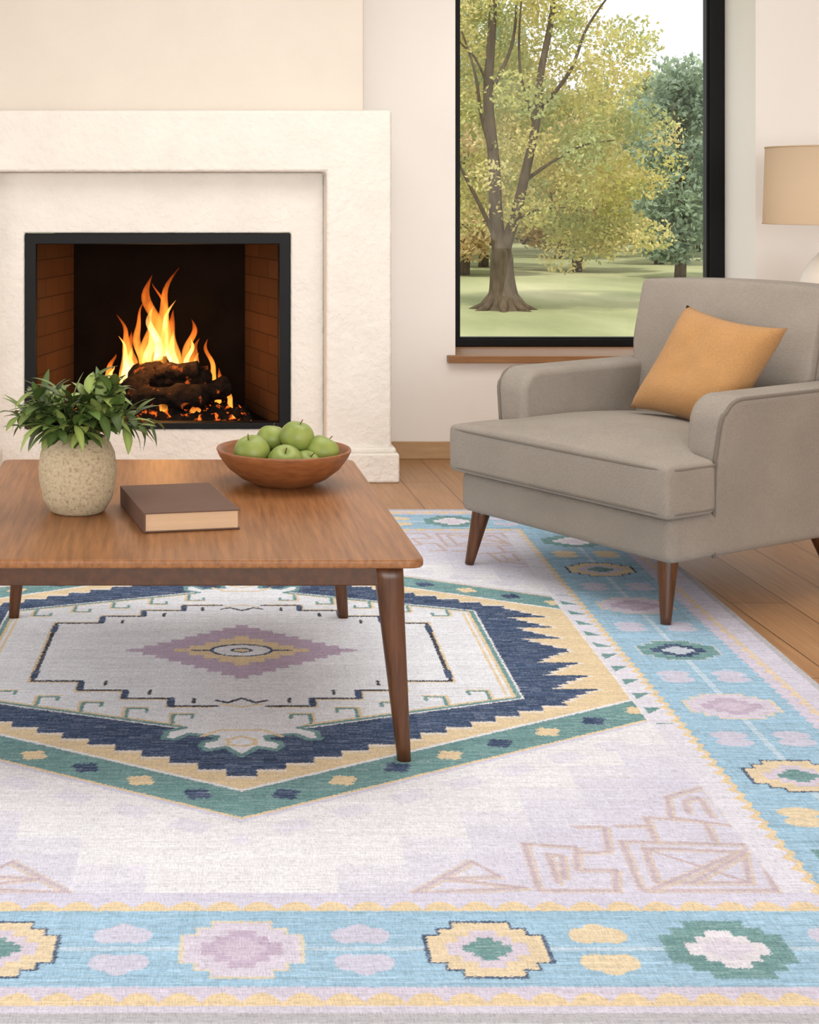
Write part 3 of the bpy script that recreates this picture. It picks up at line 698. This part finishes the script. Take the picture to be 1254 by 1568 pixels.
# ------------------------------------------------------------------ outdoors
mesh_obj('lawn',[(-60,7.6,-0.6),(90,7.6,-0.6),(90,120,-0.6),(-60,120,-0.6)],[(0,1,2,3)],M_grass)
def leafcloud(name,puffs,size,pal,parent,per):
    cs=[];cl=[]
    for (c,r) in puffs:
        k=int(per*(r/0.5)**2); d=rng.normal(0,1,(k,3)); d/=np.linalg.norm(d,axis=1)[:,None]; rad=rng.uniform(0.2,1,(k,1))**0.5
        cs.append(np.array(c)+d*rad*r*np.array([1.15,1.0,0.8])); 
        p=np.array(lin(pal[rng.integers(len(pal))])); cl.append(p*rng.uniform(0.8,1.2,(k,1)))
    c=np.concatenate(cs); cl=np.concatenate(cl); k=len(c)
    a=rng.normal(0,1,(k,3)); a/=np.linalg.norm(a,axis=1)[:,None]; b=rng.normal(0,1,(k,3)); b-=a*(a*b).sum(1)[:,None]; b/=np.linalg.norm(b,axis=1)[:,None]
    s=size*rng.uniform(0.6,1.3,(k,1))
    V=np.stack([c-a*s,c+b*s*0.55,c+a*s,c-b*s*0.55],axis=1).reshape(-1,3).astype(np.float32)
    me=bpy.data.meshes.new(name); me.vertices.add(k*4); me.vertices.foreach_set('co',V.ravel()); me.loops.add(k*4); me.loops.foreach_set('vertex_index',np.arange(k*4,dtype=np.int32))
    me.polygons.add(k); me.polygons.foreach_set('loop_start',np.arange(0,k*4,4,dtype=np.int32)); me.update(calc_edges=True)
    cc=np.concatenate([np.repeat(np.clip(cl,0,1),4,axis=0),np.ones((k*4,1))],axis=1).astype(np.float32)
    at=me.color_attributes.new('Col','FLOAT_COLOR','POINT'); at.data.foreach_set('color',cc.ravel()); me.materials.append(M_treeleaf)
    return link(bpy.data.objects.new(name,me),parent)
YG=[(204,196,124),(194,192,126),(214,202,136),(182,186,124),(220,208,148),(176,182,128)]; GR=[(176,188,146),(184,194,150),(168,180,142),(194,198,156)]; DG=[(158,176,152),(168,184,158),(150,168,146)]; OR=[(220,198,146),(208,186,138),(224,208,156),(196,190,140)]  # foliage palettes, paled so distance haze sits in the leaf colour
mt=empty('autumn_tree',(5.43,24.0,-0.6))
k=0.010435
def PT(u,v,y=0): return ((u-770)*k,y,(475-v)*k)
A=Acc()
def br_(pts,r0,r1,seg=10):
    c=catmull(pts,5); n=len(c); A.add(*tube_data(c,[r0+(r1-r0)*i/(n-1) for i in range(n)],seg))
tp_=catmull([(0,0,-0.05),(0,0,0.06),(0.0,0,0.25),(-0.02,0,0.6),(-0.03,0,0.95),(-0.09,0,1.25)],5); nt=len(tp_)
A.add(*tube_data(tp_,[0.175+0.17*math.exp(-4.2*p.z) if p.z<0.85 else 0.175-0.10*(p.z-0.85)/0.4 for p in tp_],14))
for a in range(7):
    an=a*0.9; A.add(*tube_data([(0.12*math.cos(an),0.12*math.sin(an),0.22),(0.33*math.cos(an),0.33*math.sin(an),0.04),(0.6*math.cos(an),0.6*math.sin(an),-0.05)],[0.12,0.07,0.03],8))
br_([PT(766,400),PT(759,330),PT(757,250,0.05),PT(748,150,0.05),PT(752,60,0),PT(757,-60,0),PT(750,-180)],0.12,0.04)
br_([PT(769,412),PT(774,375,-0.03),PT(788,330,-0.05),PT(802,270,-0.05),PT(818,190,-0.1),PT(828,110,0),PT(845,20,0),PT(855,-120)],0.105,0.035)
br_([PT(756,360),PT(735,320,-0.1),PT(705,265,-0.2),PT(670,200,-0.3)],0.045,0.015)
br_([PT(752,230),PT(735,180,-0.1),PT(722,110,-0.2),PT(700,30)],0.04,0.012)
br_([PT(800,280),PT(840,250,-0.1),PT(885,225,-0.1),PT(940,215)],0.035,0.01)
br_([PT(786,340),PT(820,322,-0.1),PT(860,318,-0.2)],0.025,0.008)
br_([PT(826,170),PT(870,110,-0.1),PT(900,40),PT(950,-30)],0.04,0.012)
br_([PT(818,190),PT(800,120,0.1),PT(795,40),PT(805,-60)],0.03,0.01)
br_([PT(757,130),PT(785,70,0.1),PT(790,0),PT(780,-90)],0.035,0.01)
br_([PT(750,140),PT(725,90,-0.1),PT(700,60),PT(670,0)],0.025,0.008)
mesh_obj('trunk_and_branches',A.V,A.F,M_bark,mt,True)
pf=[]; r2=random.Random(3)
for i in range(270):
    while True:
        x=r2.uniform(-1,1);z=r2.uniform(-1,1);y=r2.uniform(-1,1)
        if x*x+y*y+z*z<1: break
    cx=0.72+x*2.35; cy=0.8+y*2.0; cz=3.9+z*3.3
    if cy<0.1 and abs(cx)<0.8 and r2.random()<0.65: continue
    if cz<1.2 and cx<0.7: continue
    if cx>2.3 and cz>3.2: continue
    pf.append(((cx,cy,cz),r2.uniform(0.26,0.5)))
for i in range(30): pf.append(((r2.uniform(0.9,2.3),r2.uniform(-0.5,1.2),r2.uniform(0.9,2.2)),r2.uniform(0.22,0.4)))
leafcloud('foliage',pf,0.042,YG,mt,290)
def bgtree(x,y,h,w,pal,seed,low=0.3,nam='park_tree',n=70,per=170,ls=0.08):
    r3=random.Random(seed); e_=empty(nam,(x,y,-0.6)); A_=Acc()
    A_.add(*tube_data(catmull([(0,0,-0.05),(0.05,0,h*0.3),(-0.08,0,h*0.6),(0.05,0,h*0.92)],5),[0.14-0.11*i/15 for i in range(16)],8))
    for i in range(7):
        a=r3.uniform(0,6.28); z=h*r3.uniform(0.25,0.7); A_.add(*tube_data([(0,0,z),(w*0.3*math.cos(a),w*0.3*math.sin(a),z+h*0.12),(w*0.6*math.cos(a),w*0.6*math.sin(a),z+h*0.22)],[0.06,0.035,0.012],6))
    mesh_obj('trunk',A_.V,A_.F,M_bark,e_,True); P=[]
    for i in range(n):
        a=r3.uniform(0,6.28); q=r3.random()**0.5; z=r3.random()
        wz=w*math.sin(PI*min(1,0.12+0.85*z))**0.7
        P.append(((q*wz*math.cos(a),q*wz*math.sin(a),h*(low+(1-low)*z)),r3.uniform(0.3,0.6)))
    leafcloud('foliage',P,ls,pal,e_,per)
bgtree(11.35,33.0,4.6,0.95,DG,1,0.12,n=60)
bgtree(9.9,36.0,3.4,1.5,OR,2,0.2)
bgtree(8.2,38.5,4.2,1.7,YG,3,0.22)
bgtree(6.9,34.5,3.2,1.3,OR,4,0.22)
bgtree(13.2,40.0,4.8,1.6,GR,5,0.2)
bgtree(11.6,44.0,4.6,1.9,YG,6,0.2)
bgtree(9.0,46.0,8.5,2.5,GR,7,0.18,n=120)
bgtree(15.6,45.0,4.9,1.9,DG,8,0.15)
bgtree(6.3,42.0,8.5,2.5,YG,9,0.16,n=120)
bgtree(14.2,49.5,5.2,2.0,OR,10,0.2)
bgtree(4.0,36.0,5.2,2.0,OR,12,0.2)
bgtree(17.5,49.0,5.5,2.2,GR,13,0.1)
bgtree(11.0,49.5,6.5,2.2,YG,14,0.2,n=90)
hd=[]
for i in range(360):
    x=r2.uniform(2,28); hd.append(((x,r2.uniform(58,64),-0.6+r2.uniform(0,3.4)),r2.uniform(0.6,1.0)))
hg=empty('woodland_hedge',(0,0,0)); leafcloud('foliage',hd,0.14,[(176,180,150),(190,184,150),(204,190,152),(168,176,150)],hg,80)  # pale hedge colours carry painted haze
A=Acc()
for i in range(26):
    x=r2.uniform(6,22); y=r2.uniform(54,57); A.add(*tube_data([(x,y,-0.6),(x+r2.uniform(-0.2,0.2),y,1.5),(x+r2.uniform(-0.3,0.3),y,4.0)],[0.14,0.11,0.05],7))
mesh_obj('distant_trunks',A.V,A.F,M_bark,hg,True)

# ------------------------------------------------------------------ light
wd=bpy.data.worlds.new('World'); sc.world=wd; wd.use_nodes=True
bg=wd.node_tree.nodes['Background']; bg.inputs[0].default_value=(0.94,0.97,1.0,1); bg.inputs[1].default_value=1.4
def area(name,loc,rot,sx,sy,en,c):
    l=bpy.data.lights.new(name,'AREA'); l.shape='RECTANGLE'; l.size=sx; l.size_y=sy; l.energy=en; l.color=c
    o=bpy.data.objects.new(name,l); o.location=loc; o.rotation_euler=rot; return link(o)
area('fill_overhead',(0.9,4.4,ZC-0.03),(0,0,0),2.0,2.0,47,(1,0.98,0.95))  # added fill from above, no fixture there; gives shadows under furniture
area('fill_left',(XL-0.25,2.9,1.45),(0,math.radians(-90),0),1.9,3.3,38,(1,0.99,0.97))  # added side fill outside the made-up left opening
area('fill_rear',(0.9,YB-0.25,1.45),(math.radians(90),0,0),4.4,1.9,275,(0.97,0.985,1.0))  # added fill from behind the camera, brightens the far wall
sl=bpy.data.lights.new('sun','SUN'); sl.energy=2.8; sl.angle=math.radians(4); sl.color=(1,0.95,0.87)
so=bpy.data.objects.new('sun',sl); so.rotation_euler=Vector((0.25,0.45,-1.0)).to_track_quat('-Z','Y').to_euler(); so.location=(0,0,12); link(so)

# ------------------------------------------------------------------ camera
cd_=bpy.data.cameras.new('camera'); cd_.sensor_fit='HORIZONTAL'; cd_.sensor_width=36; cd_.lens=36*2300/1254
cd_.shift_x=(627-250)/1254; cd_.shift_y=-(784-300)/1254; cd_.clip_end=300
cam=bpy.data.objects.new('camera',cd_); cam.location=(0,0,1.22); cam.rotation_euler=(PI/2,0,0); link(cam); sc.camera=cam
